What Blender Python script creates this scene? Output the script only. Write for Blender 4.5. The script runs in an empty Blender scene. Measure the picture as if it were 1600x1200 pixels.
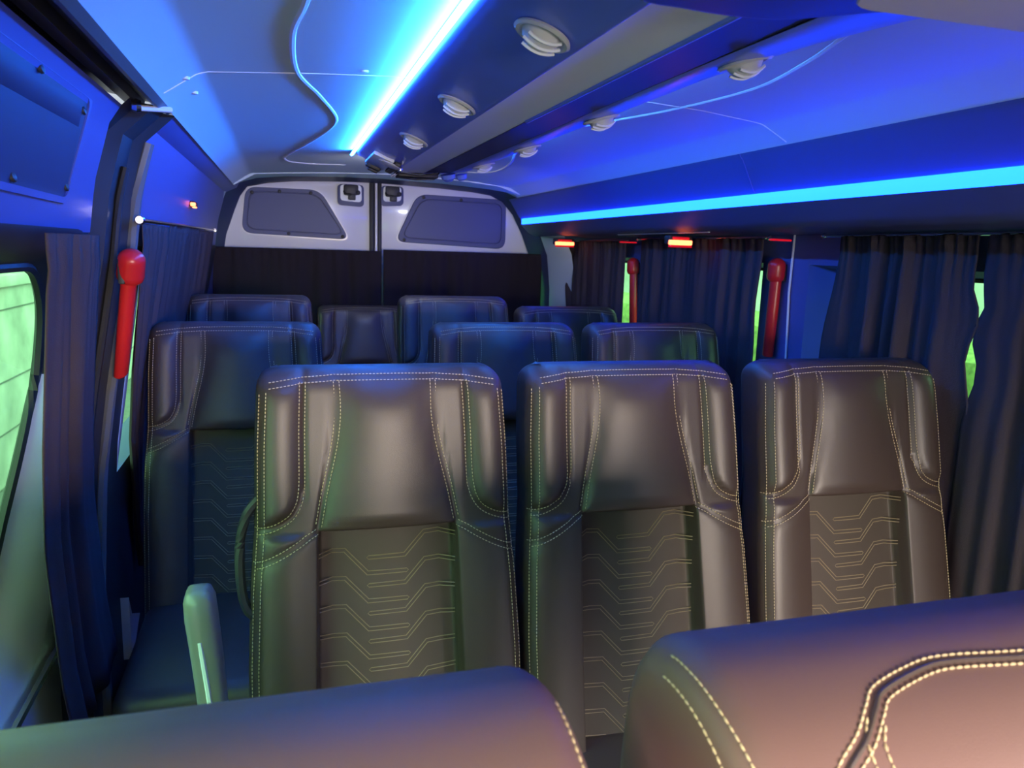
import bpy, bmesh, math, random
import numpy as np
from mathutils import Vector, Matrix
random.seed(7)
S = bpy.context.scene
COL = S.collection

# ------------------------------------------------------------------ camera
cd = bpy.data.cameras.new('camera')
cam = bpy.data.objects.new('camera', cd); COL.objects.link(cam)
cd.sensor_width = 36.0; cd.lens = 36.0 * 1200 / 1600
cd.clip_start = 0.02; cd.clip_end = 100
_Y = np.array([445 - 800, 600 - 381, 1200.]); _Y /= np.linalg.norm(_Y)
_X = np.array([1, -0.03, 0.]); _X -= _X @ _Y * _Y; _X /= np.linalg.norm(_X)
_Z = np.cross(_X, _Y); _Z = _Z if _Z[1] > 0 else -_Z
_M = np.array([_X, _Y, _Z])                       # rows: world axes in (right, up, forward)
cam.matrix_world = Matrix(((_M[0, 0], _M[0, 1], -_M[0, 2], 0.0),
                           (_M[1, 0], _M[1, 1], -_M[1, 2], 0.0),
                           (_M[2, 0], _M[2, 1], -_M[2, 2], 1.40),
                           (0, 0, 0, 1)))
cd.dof.use_dof = True; cd.dof.focus_distance = 1.5; cd.dof.aperture_fstop = 9.0
S.camera = cam

# ------------------------------------------------------------------ view, world, daylight
S.view_settings.view_transform = 'Standard'
S.view_settings.look = 'None'
S.view_settings.gamma = 1.0
S.view_settings.use_curve_mapping = False
S.view_settings.exposure = 0.0
W = bpy.data.worlds.new('sky'); S.world = W; W.use_nodes = True
bg = W.node_tree.nodes['Background']
bg.inputs[0].default_value = (0.86, 0.94, 1.0, 1); bg.inputs[1].default_value = 5.4


def area(name, loc, size, sy, rot, col, power, spread=90):
    l = bpy.data.lights.new(name, 'AREA'); l.shape = 'RECTANGLE'; l.size = size; l.size_y = sy
    l.color = col; l.energy = power; l.spread = math.radians(spread)
    o = bpy.data.objects.new(name, l); COL.objects.link(o); o.location = loc; o.rotation_euler = rot
    return o


WARM = (1.0, 0.82, 0.68)
area('windscreen_daylight', (0.58, -1.16, 1.16), 0.80, 0.44, (math.radians(70), 0, math.radians(8)), WARM, 22.0, 72)
area('left_cab_window_daylight', (-0.38, -0.42, 1.30), 0.60, 0.40, (math.radians(40), 0, math.radians(-50)), WARM, 88.0, 75)
area('right_cab_window_daylight', (1.40, -0.42, 1.30), 0.60, 0.40, (math.radians(40), 0, math.radians(50)), (1.0, 0.93, 0.86), 48.0, 75)

# ------------------------------------------------------------------ materials


def mat(name, col, rough=0.5, metal=0.0, spec=0.5, bump=None, coat=0.0, emit=None, estr=0.0, var=0.0, vscale=6.0, sheen=0.0):
    m = bpy.data.materials.new(name); m.use_nodes = True
    nt = m.node_tree; b = nt.nodes['Principled BSDF']
    b.inputs['Base Color'].default_value = (*col, 1)
    b.inputs['Roughness'].default_value = rough
    b.inputs['Metallic'].default_value = metal
    b.inputs['Specular IOR Level'].default_value = spec
    b.inputs['Coat Weight'].default_value = coat
    b.inputs['Coat Roughness'].default_value = 0.08
    if sheen:
        b.inputs['Sheen Weight'].default_value = sheen
    if emit:
        b.inputs['Emission Color'].default_value = (*emit, 1)
        b.inputs['Emission Strength'].default_value = estr
    tc = None
    if bump or var:
        tc = nt.nodes.new('ShaderNodeTexCoord')
    if bump:
        n = nt.nodes.new('ShaderNodeTexNoise'); n.inputs['Scale'].default_value = bump[0]
        n.inputs['Detail'].default_value = 3.0
        nt.links.new(tc.outputs['Object'], n.inputs['Vector'])
        bp = nt.nodes.new('ShaderNodeBump'); bp.inputs['Strength'].default_value = bump[1]
        bp.inputs['Distance'].default_value = 0.002
        nt.links.new(n.outputs['Fac'], bp.inputs['Height'])
        nt.links.new(bp.outputs['Normal'], b.inputs['Normal'])
    if var:
        n2 = nt.nodes.new('ShaderNodeTexNoise'); n2.inputs['Scale'].default_value = vscale
        n2.inputs['Detail'].default_value = 5.0
        nt.links.new(tc.outputs['Object'], n2.inputs['Vector'])
        r = nt.nodes.new('ShaderNodeValToRGB')
        r.color_ramp.elements[0].color = (*[c * (1 - var) for c in col], 1)
        r.color_ramp.elements[1].color = (*[min(1, c * (1 + var)) for c in col], 1)
        r.color_ramp.elements[0].position = 0.3; r.color_ramp.elements[1].position = 0.7
        nt.links.new(n2.outputs['Fac'], r.inputs['Fac'])
        nt.links.new(r.outputs['Color'], b.inputs['Base Color'])
    return m


def glass(name, tint):
    m = bpy.data.materials.new(name); m.use_nodes = True
    nt = m.node_tree; nt.nodes.clear()
    out = nt.nodes.new('ShaderNodeOutputMaterial'); mix = nt.nodes.new('ShaderNodeMixShader')
    tr = nt.nodes.new('ShaderNodeBsdfTransparent'); tr.inputs[0].default_value = (*tint, 1)
    gl = nt.nodes.new('ShaderNodeBsdfGlossy'); gl.inputs['Roughness'].default_value = 0.02
    mix.inputs[0].default_value = 0.05
    nt.links.new(tr.outputs[0], mix.inputs[1]); nt.links.new(gl.outputs[0], mix.inputs[2])
    nt.links.new(mix.outputs[0], out.inputs['Surface'])
    return m


LED = (0.012, 0.085, 1.0)
M = dict(
    leather=mat('brown_leather', (0.062, 0.043, 0.036), 0.43, spec=0.65, bump=(900, 0.12)),
    leather_front=mat('brown_leather_matte_lit', (0.148, 0.086, 0.078), 0.52, spec=0.5, bump=(900, 0.12)),  # matte; base lightened and pinked to paint in daylight on the front row
    insert=mat('quilted_leather', (0.070, 0.056, 0.046), 0.5, spec=0.42, bump=(1400, 0.25)),
    quilt=mat('dull_quilting_thread', (0.30, 0.24, 0.15), 0.7),
    thread=mat('beige_thread', (0.62, 0.50, 0.30), 0.7),
    curtain=mat('dark_curtain_fabric', (0.075, 0.058, 0.062), 0.95, spec=0.1, bump=(500, 0.3)),
    curtain_black=mat('black_curtain_fabric', (0.028, 0.022, 0.026), 0.95, spec=0.1, bump=(500, 0.3)),
    ceiling=mat('white_headliner', (0.66, 0.77, 0.80), 0.5, spec=0.4, bump=(260, 0.05)),  # white, with a little of the LED blue put into the base
    bead=mat('white_bead', (0.90, 0.90, 0.92), 0.35),
    duct=mat('led_tinted_gloss_plastic', (0.17, 0.27, 0.96), 0.28, spec=0.5),  # the blue is LED light painted into the base colour
    silver=mat('silver_plastic', (0.86, 0.92, 1.0), 0.40, spec=0.5),
    navy=mat('dark_gloss_plastic', (0.03, 0.036, 0.08), 0.38, spec=0.22),
    panel=mat('led_tinted_grey_panel_vinyl', (0.11, 0.13, 0.34), 0.5, spec=0.3, bump=(300, 0.08)),  # grey vinyl with LED blue mixed into its colour
    doorpanel=mat('door_panel_led_tinted_grey', (0.085, 0.12, 0.36), 0.42, spec=0.4),  # blue of the LED light put into the grey panel colour
    doorinset=mat('door_inset_board', (0.036, 0.044, 0.10), 0.5, spec=0.4),  # dark board; its bluish cast is LED light in the colour
    rubber=mat('black_rubber', (0.018, 0.018, 0.020), 0.55),
    seal=mat('grey_seal', (0.13, 0.13, 0.13), 0.45),
    dark=mat('dark_plastic', (0.03, 0.03, 0.034), 0.5),
    trimlight=mat('pale_moulded_trim', (0.86, 0.86, 0.83), 0.35),
    paint=mat('white_car_paint', (0.82, 0.82, 0.84), 0.25, coat=0.6),
    board=mat('grey_blue_board', (0.075, 0.09, 0.20), 0.5, bump=(200, 0.05)),
    chrome=mat('chrome', (0.75, 0.75, 0.78), 0.15, metal=1.0),
    vent=mat('light_grey_vent', (0.62, 0.63, 0.64), 0.3),
    red=mat('red_plastic', (0.62, 0.018, 0.022), 0.3, spec=0.5),
    floor=mat('dark_floor_vinyl', (0.035, 0.036, 0.045), 0.6, var=0.3, vscale=40),
    armrest=mat('grey_armrest_plastic', (0.22, 0.22, 0.21), 0.3, spec=0.6),
    concrete=mat('concrete', (0.42, 0.41, 0.39), 0.9, var=0.35, vscale=2.2, bump=(20, 0.6)),
    ground=mat('asphalt', (0.12, 0.12, 0.12), 0.9, var=0.2, vscale=9),
    hedge=mat('hedge_leaves', (0.16, 0.22, 0.05), 0.8, var=0.5, vscale=20),
    glass=glass('green_tinted_glass', (0.42, 1.0, 0.46)),
    clear=glass('clear_glass', (0.95, 0.97, 0.95)),
    led=mat('blue_led', (0.02, 0.05, 0.2), 0.4, emit=(0.03, 0.22, 1.0), estr=45.0),
    led_bright=mat('blue_led_diodes', (0.02, 0.05, 0.2), 0.4, emit=(0.014, 0.17, 1.0), estr=190.0),
    led_dim=mat('blue_led_dim', (0.02, 0.05, 0.2), 0.4, emit=(0.03, 0.23, 1.0), estr=120.0),
    led_soft=mat('blue_led_diffuser', (0.02, 0.05, 0.2), 0.4, emit=(0.0022, 0.030, 1.0), estr=25.0),
    casing=mat('grey_casing_plastic', (0.55, 0.56, 0.56), 0.5),
    white_lamp=mat('white_lamp_lens', (0.8, 0.8, 0.8), 0.3, emit=(0.80, 0.82, 1.0), estr=230.0),
    lamp=mat('orange_red_lens', (0.6, 0.05, 0.02), 0.3, emit=(1.0, 0.17, 0.06), estr=6.0),
    lampred=mat('red_lens', (0.5, 0.01, 0.02), 0.2, emit=(1.0, 0.01, 0.03), estr=0.45),
)

# ------------------------------------------------------------------ mesh helpers


class MB:
    def __init__(s):
        s.v = []; s.f = []

    def add(s, v, f):
        o = len(s.v); s.v += [tuple(map(float, p)) for p in v]; s.f += [tuple(i + o for i in q) for q in f]
        return s

    def box(s, c, d, r=0.0, rot=None, seg=2):
        bm = bmesh.new(); bmesh.ops.create_cube(bm, size=1.0)
        for q in bm.verts:
            q.co = Vector((q.co.x * d[0], q.co.y * d[1], q.co.z * d[2]))
        if r:
            bmesh.ops.bevel(bm, geom=bm.edges[:], offset=r, segments=seg, affect='EDGES', profile=0.5)
        if rot is not None:
            bmesh.ops.transform(bm, matrix=rot, verts=bm.verts)
        bm.verts.index_update()
        v = [(q.co.x + c[0], q.co.y + c[1], q.co.z + c[2]) for q in bm.verts]
        f = [[q.index for q in p.verts] for p in bm.faces]
        bm.free(); return s.add(v, f)

    def tube(s, pts, r, n=6, closed=False, caps=True):
        pts = [Vector(p) for p in pts]; m = len(pts); rings = []
        up = Vector((0.13, 0.21, 1)).normalized()
        for i, p in enumerate(pts):
            a = pts[(i - 1) % m] if (closed or i > 0) else p
            b = pts[(i + 1) % m] if (closed or i < m - 1) else p
            t = (b - a).normalized()
            x = t.cross(up)
            if x.length < 1e-3:
                x = t.cross(Vector((1, 0, 0)))
            x.normalize(); y = t.cross(x)
            rr = r[i] if isinstance(r, (list, tuple)) else r
            rings.append([p + (x * math.cos(2 * math.pi * k / n) + y * math.sin(2 * math.pi * k / n)) * rr for k in range(n)])
        return s.loft(rings, True, caps and not closed, closed)

    def loft(s, rings, loop=True, caps=False, around=False):
        n = len(rings[0]); v = [p for r in rings for p in r]; f = []
        R = len(rings)
        for i in range(R if around else R - 1):
            a = i * n; b = ((i + 1) % R) * n
            for k in range(n if loop else n - 1):
                k2 = (k + 1) % n
                f.append((a + k, a + k2, b + k2, b + k))
        if caps:
            f.append(tuple(range(n))[::-1]); f.append(tuple((R - 1) * n + k for k in range(n)))
        return s.add(v, f)

    def extr(s, prof, y0, y1, axis='y', loop=False, caps=False, steps=1):
        rings = []
        for i in range(steps + 1):
            y = y0 + (y1 - y0) * i / steps
            rings.append([(p[0], y, p[1]) if axis == 'y' else (y, p[0], p[1]) for p in prof])
        return s.loft(rings, loop, caps)

    def lathe(s, prof, c, axis, n=20):
        ax = Vector(axis).normalized(); x = ax.cross(Vector((0.3, 0.9, 0.1))).normalized(); y = ax.cross(x)
        rings = [[Vector(c) + ax * h + (x * math.cos(2 * math.pi * k / n) + y * math.sin(2 * math.pi * k / n)) * r for k in range(n)] for r, h in prof]
        return s.loft(rings, True, True)

    def dashes(s, pts, pitch=0.0062, on=0.0042, r=0.0009):
        P = [Vector(p) for p in pts]
        L = [0]
        for a, b in zip(P, P[1:]):
            L.append(L[-1] + (b - a).length)

        def at(d):
            for i in range(len(P) - 1):
                if d <= L[i + 1] + 1e-9:
                    t = (d - L[i]) / max(1e-9, L[i + 1] - L[i]); return P[i].lerp(P[i + 1], t)
            return P[-1]
        d = 0
        while d + on < L[-1]:
            a = at(d); b = at(d + on); m_ = (a + b) / 2
            s.tube([a, m_, b], [r * 0.55, r, r * 0.55], 4); d += pitch
        return s

    def build(s, name, m, parent=None, smooth=True, auto=None, kind=None, label=None):
        me = bpy.data.meshes.new(name); me.from_pydata(s.v, [], s.f)
        bm = bmesh.new(); bm.from_mesh(me)
        bmesh.ops.recalc_face_normals(bm, faces=bm.faces[:]); bm.to_mesh(me); bm.free()
        me.materials.append(m)
        if smooth:
            me.polygons.foreach_set('use_smooth', [True] * len(me.polygons))
            me.set_sharp_from_angle(angle=math.radians(auto if auto else 38))
        o = bpy.data.objects.new(name, me); COL.objects.link(o)
        if parent:
            o.parent = parent
        if kind:
            o['kind'] = kind
        if label:
            o['label'] = label
        return o


def thing(name, label, cat, loc=(0, 0, 0), group=None):
    o = bpy.data.objects.new(name, None); COL.objects.link(o); o.location = loc
    o.empty_display_size = 0.05
    o['label'] = label; o['category'] = cat
    if group:
        o['group'] = group
    return o


def tag(o, label, cat, group=None):
    o['label'] = label; o['category'] = cat
    if group:
        o['group'] = group
    return o


def sub(V, F):
    used = sorted({i for f in F for i in f}); mp = {j: i for i, j in enumerate(used)}
    return MB().add([V[j] for j in used], [tuple(mp[i] for i in f) for f in F])


def struct(name, mb, m, **k):
    o = mb.build(name, m, **k); o['kind'] = 'structure'; return o


def copy_tree(o, parent=None):
    c = o.copy(); COL.objects.link(c)
    if parent:
        c.parent = parent
    for ch in list(o.children):
        copy_tree(ch, c)
    return c


def itp(x, xs, ys):
    return float(np.interp(x, xs, ys))


def sm(a, b, x):
    t = min(1, max(0, (x - a) / (b - a))); return t * t * (3 - 2 * t)


def spline(pts, n=8):
    P = [Vector(p) for p in pts]; out = []
    for i in range(len(P) - 1):
        p0 = P[max(0, i - 1)]; p1 = P[i]; p2 = P[i + 1]; p3 = P[min(len(P) - 1, i + 2)]
        for k in range(n):
            t = k / n
            out.append(0.5 * ((2 * p1) + (p2 - p0) * t + (2 * p0 - 5 * p1 + 4 * p2 - p3) * t * t + (-p0 + 3 * p1 - 3 * p2 + p3) * t ** 3))
    out.append(P[-1]); return out


def polyfan(mb, pts):
    return mb.add(pts, [tuple(range(len(pts)))])


def rrect(a0, a1, b0, b1, r, n=5):
    out = []
    for cx, cy, s0 in ((a1 - r, b1 - r, 0), (a0 + r, b1 - r, 90), (a0 + r, b0 + r, 180), (a1 - r, b0 + r, 270)):
        for k in range(n + 1):
            t = math.radians(s0 + 90 * k / n); out.append((cx + r * math.cos(t), cy + r * math.sin(t)))
    return out


# ------------------------------------------------------------------ shell profiles
LZ = [-0.02, .6, .9, 1.08, 1.364, 1.5, 1.634, 1.655]
LX = [-.42, -.42, -.40, -.373, -.32, -.301, -.263, -.213]


def XL(z, off=0.0):
    return itp(z, LZ, LX) + off


CEIL = [(-.213, 1.652), (-.205, 1.661), (-.150, 1.698), (-.140, 1.702), (-.128, 1.705), (0.05, 1.718), (.235, 1.728), (.47, 1.735), (.70, 1.731), (.90, 1.719), (1.02, 1.706), (1.045, 1.703), (1.058, 1.699), (1.118, 1.668), (1.125, 1.662)]
CXs = [p[0] for p in CEIL]; CZs = [p[1] for p in CEIL]


def ZC(x):
    return itp(x, CXs, CZs)


# floor
mb = MB().box((0.51, 1.4, -0.03), (1.98, 5.5, 0.06))
struct('floor', mb, M['floor'])

# ceiling : two headliner panels meeting at a seam
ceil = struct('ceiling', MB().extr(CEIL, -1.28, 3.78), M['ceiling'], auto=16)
mb = MB()
xs = np.linspace(-.205, .235, 24)
mb.tube([(x, 1.575 + 0.0 * x, ZC(x) + .0010) for x in xs], .0026, 6)
mb.build('seam_strip', M['bead'], ceil)
mb = MB(); xs = np.linspace(.70, 1.12, 26)
mb.tube([(x, 1.60 + 0.0 * x, ZC(x) + .0008) for x in xs], .0024, 6)
mb.build('seam_strip', M['bead'], ceil)


def groove(pts, r=.0062):
    P = [(p.x, p.y, ZC(p.x) + .0032) for p in spline([(x, y, 0) for x, y in pts], 10)]
    MB().tube(P, r, 8).build('curved_light_groove', M['bead'], ceil)


groove([(.06, .55), (.045, .9), (.033, 1.129), (.018, 1.298), (.029, 1.569), (.08, 1.808), (.132, 2.099), (.128, 2.312), (.085, 2.6), (.017, 2.977), (.005, 3.10), (.03, 3.22), (.12, 3.30), (.246, 3.33)])
groove([(.70, .6), (.75, .85), (.789, .995), (.838, 1.161), (.872, 1.367), (.84, 1.634), (.785, 1.856), (.74, 2.03)])
groove([(.728, 2.40), (.765, 2.62), (.816, 2.85), (.845, 3.10), (.83, 3.25), (.762, 3.33)])
for (x, y) in ((-.165, 1.56), (-.165, 1.70), (.15, 1.535)):
    mb = MB().lathe([(.001, -.004), (.007, -.003), (.008, .002)], (x, y, ZC(x)), (0, 0, 1), 10)
    mb.build('screw', M['bead'], ceil)

struct('roof', MB().box((.52, 1.45, 1.83), (2.3, 5.6, .04)), M['paint'], smooth=False)

# rear header: rounded moulding between headliner and the rear doors
B = [(-.38, .3), (-.36, 1.20), (-.35, 1.35), (-.332, 1.45), (-.288, 1.57), (-.258, 1.64), (-.222, 1.686), (-.12, 1.708), (.02, 1.723), (.25, 1.733), (.47, 1.735), (.80, 1.725), (1.0, 1.713), (1.10, 1.701), (1.17, 1.672), (1.235, 1.606), (1.295, 1.50), (1.345, 1.378), (1.365, 1.2), (1.375, .3)]
A = [(-.43, .3), (-.40, 1.20), (-.365, 1.35), (-.335, 1.47), (-.295, 1.60), (-.262, 1.66), (-.21, 1.675), (-.12, 1.698), (.02, 1.716), (.25, 1.733), (.47, 1.7385), (.80, 1.731), (1.0, 1.71), (1.10, 1.683), (1.17, 1.66), (1.24, 1.62), (1.33, 1.50), (1.39, 1.378), (1.42, 1.2), (1.45, .3)]
A = [(x, ZC(x) - .004 if -.213 <= x <= 1.125 else z) for x, z in A]
C_ = [(x * 1.0 - (.02 if x < .47 else -.02), z + .035) for x, z in B]
mb = MB()
rings = []
for (P, y) in (([(x, z + .012) for x, z in A], 3.695), (A, 3.70), ([(a[0] * .5 + b[0] * .5, a[1] * .5 + b[1] * .5 - .004) for a, b in zip(A, B)], 3.82), ([(b[0], b[1] - .006) for b in B], 3.92), (B, 3.945), (C_, 3.96), (C_, 4.08)):
    rings.append([(p[0], y, p[1]) for p in P])
mb.loft(rings, False)
struct('trim_1', mb, M['ceiling'], auto=50)
def inset_frame(P, sx, sz):
    return [(.5 + (x - .5) * sx, z if z < 1.25 else z - sz * min(1, (z - 1.25) / .3)) for x, z in P]
Bi = inset_frame(B, .945, .012); Bj = inset_frame(B, .93, .016)
mb = MB().loft([[(x, 3.946, z) for x, z in B], [(x, 3.965, z + .002) for x, z in inset_frame(B, .985, .004)], [(x, 4.055, z) for x, z in Bi], [(x, 4.075, z) for x, z in Bj], [(x, 4.09, z) for x, z in inset_frame(B, .95, .010)]], False)
struct('trim_6', mb, M['doorinset'], auto=50)

# ------------------------------------------------------------------ left side: sliding door, pillar, rear quarter
# header soffit over the sliding door with its rails
mb = MB().extr([(-.210, 1.657), (-.222, 1.648), (-.228, 1.668), (-.262, 1.672), (-.266, 1.655), (-.285, 1.655), (-.289, 1.676), (-.36, 1.69), (-.36, 1.76)], -1.2, 1.75)
hd = struct('trim_2', mb, M['dark'], auto=30)
MB().extr([(-.210, 1.653), (-.222, 1.644), (-.230, 1.646), (-.232, 1.652), (-.222, 1.66)], -1.2, 1.70, loop=True, caps=True).build('rail_edge', M['seal'], hd)
# door leaf upper panel
d1 = thing('door_1', '', ''); del d1['label']; del d1['category']; d1['kind'] = 'structure'
mb = MB()
prof = [(XL(z, -.03), z) for z in np.linspace(1.41, 1.64, 8)] + [(-.315, 1.662), (-.34, 1.67)]
mb.extr(prof, -.2, 1.60, steps=6)
rim = [(XL(z, -.03) - .0, z) for z in np.linspace(1.41, 1.64, 8)] + [(-.315, 1.662), (-.34, 1.67)]
r1 = [(x, 1.60, z) for x, z in rim]; r2 = [(x - .006, 1.622, z) for x, z in rim]; r3 = [(x - .05, 1.63, z) for x, z in rim]
mb.loft([r1, r2, r3], False)
mb.build('upper_panel', M['doorpanel'], d1, auto=50)


def onleft(loop, off):
    return [(XL(z, off), y, z) for y, z in loop]


def yz_round(pts, r, n=5):
    out = []
    m = len(pts)
    for i in range(m):
        p = Vector(pts[i]); a = Vector(pts[i - 1]); b = Vector(pts[(i + 1) % m])
        rr = min(r, (a - p).length * .45, (b - p).length * .45)
        s = p + (a - p).normalized() * rr; e = p + (b - p).normalized() * rr
        for k in range(n + 1):
            t = k / n; q = s * (1 - t) ** 2 + p * 2 * t * (1 - t) + e * t * t; out.append((q.x, q.y))
    return out


rec = yz_round([(-.1, 1.628), (1.447, 1.628), (1.425, 1.452), (-.1, 1.468)], .035)
rin = yz_round([(-.1, 1.618), (1.435, 1.618), (1.414, 1.462), (-.1, 1.478)], .03)
mb = MB(); mb.loft([onleft(rec, -.0295), onleft(rec, -.0255), onleft(rin, -.0255), onleft(rin, -.036)], True)
mb.build('panel_rim', M['doorpanel'], d1)
polyfan(MB(), onleft(rin, -.0285)).build('inset_board', M['doorinset'], d1, smooth=False)
mb = MB().extr([(XL(1.60, -.027), 1.60), (XL(1.572, -.0265), 1.572), (XL(1.57, -.0285), 1.570)], -.1, 1.40)
mb.build('board_crease', M['doorinset'], d1)
for (y, z) in ((1.17, 1.612), (1.15, 1.473), (1.405, 1.597), (1.40, 1.478), (.7, 1.612)):
    MB().lathe([(.007, 0), (.007, .004), (.004, .006)], (XL(z, -.029), y, z), (1, 0, .35), 10).build('screw', M['dark'], d1)
# window surround with rounded, splayed reveal
win = yz_round([(-.15, 1.362), (1.47, 1.352), (1.555, 1.28), (1.585, 1.15), (1.535, 1.023), (1.45, .875), (1.32, .76), (-.15, .74)], .07, 4)
fr1 = yz_round([(-.2, 1.405), (1.50, 1.402), (1.595, 1.33), (1.612, 1.15), (1.605, .95), (1.57, .80), (1.44, .66), (-.2, .64)], .07, 4)
fr2 = yz_round([(-.25, 1.415), (1.52, 1.414), (1.615, 1.37), (1.62, 1.15), (1.62, .9), (1.62, .5), (1.60, .03), (-.25, .03)], .02, 4)
def split_z(mb, z0):
    up_, lo_ = [], []
    for f in mb.f:
        (up_ if sum(mb.v[i][2] for i in f) / len(f) > z0 else lo_).append(f)
    return sub(mb.v, up_), sub(mb.v, lo_)


mb = MB().loft([onleft(win, -.085), onleft([(y * .6 + a * .4, z * .6 + b * .4) for (y, z), (a, b) in zip(win, fr1)], -.055), onleft(fr1, -.018), onleft([(y + .012 * (1 if y > .6 else -1), z + (.012 if z > 1 else -.012)) for y, z in fr1], -.018), onleft(fr2, -.034)], True)
su, slw = split_z(mb, 1.16)
su.build('upper_window_surround', M['dark'], d1, auto=60)
slw.build('lower_window_surround', M['trimlight'], d1, auto=60, label='pale lower window surround')
mb = MB(); g1 = onleft(win, -.083); mb.tube(g1, .009, 6, closed=True); mb.build('rubber_gasket', M['rubber'], d1)
MB().tube([(XL(.66, .0), 1.50, .655), (XL(.64, .0), 1.2, .645), (XL(.62, .0), .6, .64)], .007, 6).build('sill_strip', M['chrome'], d1)
w1 = struct('window_1', polyfan(MB(), onleft(win, -.086)), M['glass'], smooth=False)
# B pillar and its seals
mb = MB()
zz = np.linspace(0.0, 1.655, 30)
mb.loft([[(XL(z, -.05), 1.60, z) for z in zz], [(XL(z, -.045), 1.66, z) for z in zz], [(XL(z, -.02), 1.68, z) for z in zz], [(XL(z, -.02), 1.78, z) for z in zz], [(XL(z, 0), 1.80, z) for z in zz]], False)
pil = struct('trim_3', mb, M['dark'], auto=30)
MB().tube([(XL(z, -.012), 1.735, z) for z in zz[:-2]], .008, 8).build('door_seal', M['rubber'], pil)
MB().tube([(XL(z, .004), 1.81, z) for z in zz[:-1]], .013, 8).build('door_seal', M['seal'], pil, label='grey rounded edge seal')
# rear quarter wall
mb = MB()
zu = list(np.linspace(1.385, 1.655, 12)); zl = list(np.linspace(0, .84, 6))
mb.extr([(XL(z), z) for z in zu] + [(-.2, 1.68)], 1.80, 3.95)
lowp = MB().extr([(XL(z), z) for z in zl], 1.80, 4.1)
mb2 = mb; mb = lowp
for a, b in ((1.80, 2.00), (3.72, 4.1)):
    mb.extr([(XL(z), z) for z in np.linspace(.84, 1.385, 8)], a, b)
mb = mb2
op = [(2.00, .84), (3.72, .84), (3.72, 1.385), (2.00, 1.385)]
mb.loft([onleft(op, 0), onleft([(2.02, .86), (3.70, .86), (3.70, 1.365), (2.02, 1.365)], -.07)], True)
mb.extr([(XL(z, -.10), z) for z in zl] , -1.28, 1.75)
mb.extr([(XL(z, -.12), z) for z in (1.36, 1.5, 1.6, 1.70, 1.8)], -1.28, 1.78)
mb.extr([(XL(z, -.06), z) for z in np.linspace(0, 1.7, 12)], -1.28, -.22)
wl = struct('wall_left', mb, M['doorpanel'], auto=40)
lowp.build('lower_panel', M['dark'], wl, auto=40, label='dark lower side panel')
struct('window_2', polyfan(MB(), onleft([(2.02, .86), (3.70, .86), (3.70, 1.365), (2.02, 1.365)], -.07)), M['glass'], smooth=False)

# ------------------------------------------------------------------ right side
RP = [(1.125, 1.662), (1.128, 1.655), (1.135, 1.65), (1.183, 1.573), (1.190, 1.567)]
RP2 = [(1.190, 1.536), (1.197, 1.532), (1.235, 1.497), (1.262, 1.483), (1.285, 1.477), (1.30, 1.483), (1.40, 1.474), (1.45, 1.470)]
mb = MB().extr(RP + [(1.20, 1.567), (1.20, 1.536)] + RP2, -1.28, 3.95)
XR = 1.45
zt, zb = 1.385, .85
mb.extr([(XR, 1.475), (XR, zt)], -1.28, 4.1)
mb.extr([(XR, zb), (XR, -.02)], -1.28, 4.1)
wins = [(.25, 1.91), (2.135, 2.99), (3.10, 3.93)]
ys = [-1.28] + [q for w in wins for q in w] + [4.1]
for i in range(0, len(ys), 2):
    mb.extr([(XR, zt), (XR, zb)], ys[i], ys[i + 1])
for i, (a, b) in enumerate(wins):
    o_ = rrect(a, b, zb, zt, .002); i_ = rrect(a + .01, b - (.11 if b < 1.95 else .02), zb + .02, zt - .02, .03)
    mb.loft([[(XR, y, z) for y, z in o_], [(XR + .075, y, z) for y, z in i_]], True)
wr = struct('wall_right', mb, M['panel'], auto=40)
for i, (a, b) in enumerate(wins):
    i_ = rrect(a + .01, b - (.11 if b < 1.95 else .02), zb + .02, zt - .02, .03)
    w = struct('window_%d' % (i + 3), polyfan(MB(), [(XR + .073, y, z) for y, z in i_]), M['glass'], smooth=False)
    MB().tube([(XR + .068, y, z) for y, z in i_], .007, 6, closed=True).build('rubber_gasket', M['rubber'], w)
# joint in the upper panel, pillar line
MB().tube([(p[0] - .0005, 1.80 + (1.66 - p[1]) * .15, p[1]) for p in RP], .0016, 6).build('panel_joint', M['panel'], wr)
MB().tube([(XR - .004, 1.985, 1.47), (XR - .006, 1.985, 1.3), (XR - .004, 1.96, .9)], .0035, 6).build('pillar_seam', M['silver'], wr)
MB().tube([(1.287, y, 1.4765) for y in (2.2, 2.5, 2.9)], .003, 6).build('trim_edge', M['silver'], wr)

# ------------------------------------------------------------------ rear doors
def rear_door(n, x0, x1, side):
    d = thing('door_%d' % n, '', ''); del d['label']; del d['category']; d['kind'] = 'structure'
    mb = MB()
    # door leaf with window opening low down
    wx0, wx1 = x0 + .12, x1 - .07
    for bx in ((x0, x1, 1.36, 1.76), (x0, x1, 0.0, .85), (x0, wx0, .85, 1.36), (wx1, x1, .85, 1.36)):
        a, b, c, e = bx
        mb.box(((a + b) / 2, 4.12, (c + e) / 2), (b - a, .05, e - c), .004)
    mb.build('door_leaf', M['paint'], d, auto=40)
    return d


rd2 = rear_door(2, -.30, .428, 0)
rd3 = rear_door(3, .482, 1.36, 1)
w6 = struct('window_6', MB().box((.09, 4.13, 1.10), (.62, .006, .54)), M['glass'], smooth=False)
w7 = struct('window_7', MB().box((.93, 4.13, 1.10), (.76, .006, .54)), M['glass'], smooth=False)


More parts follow.
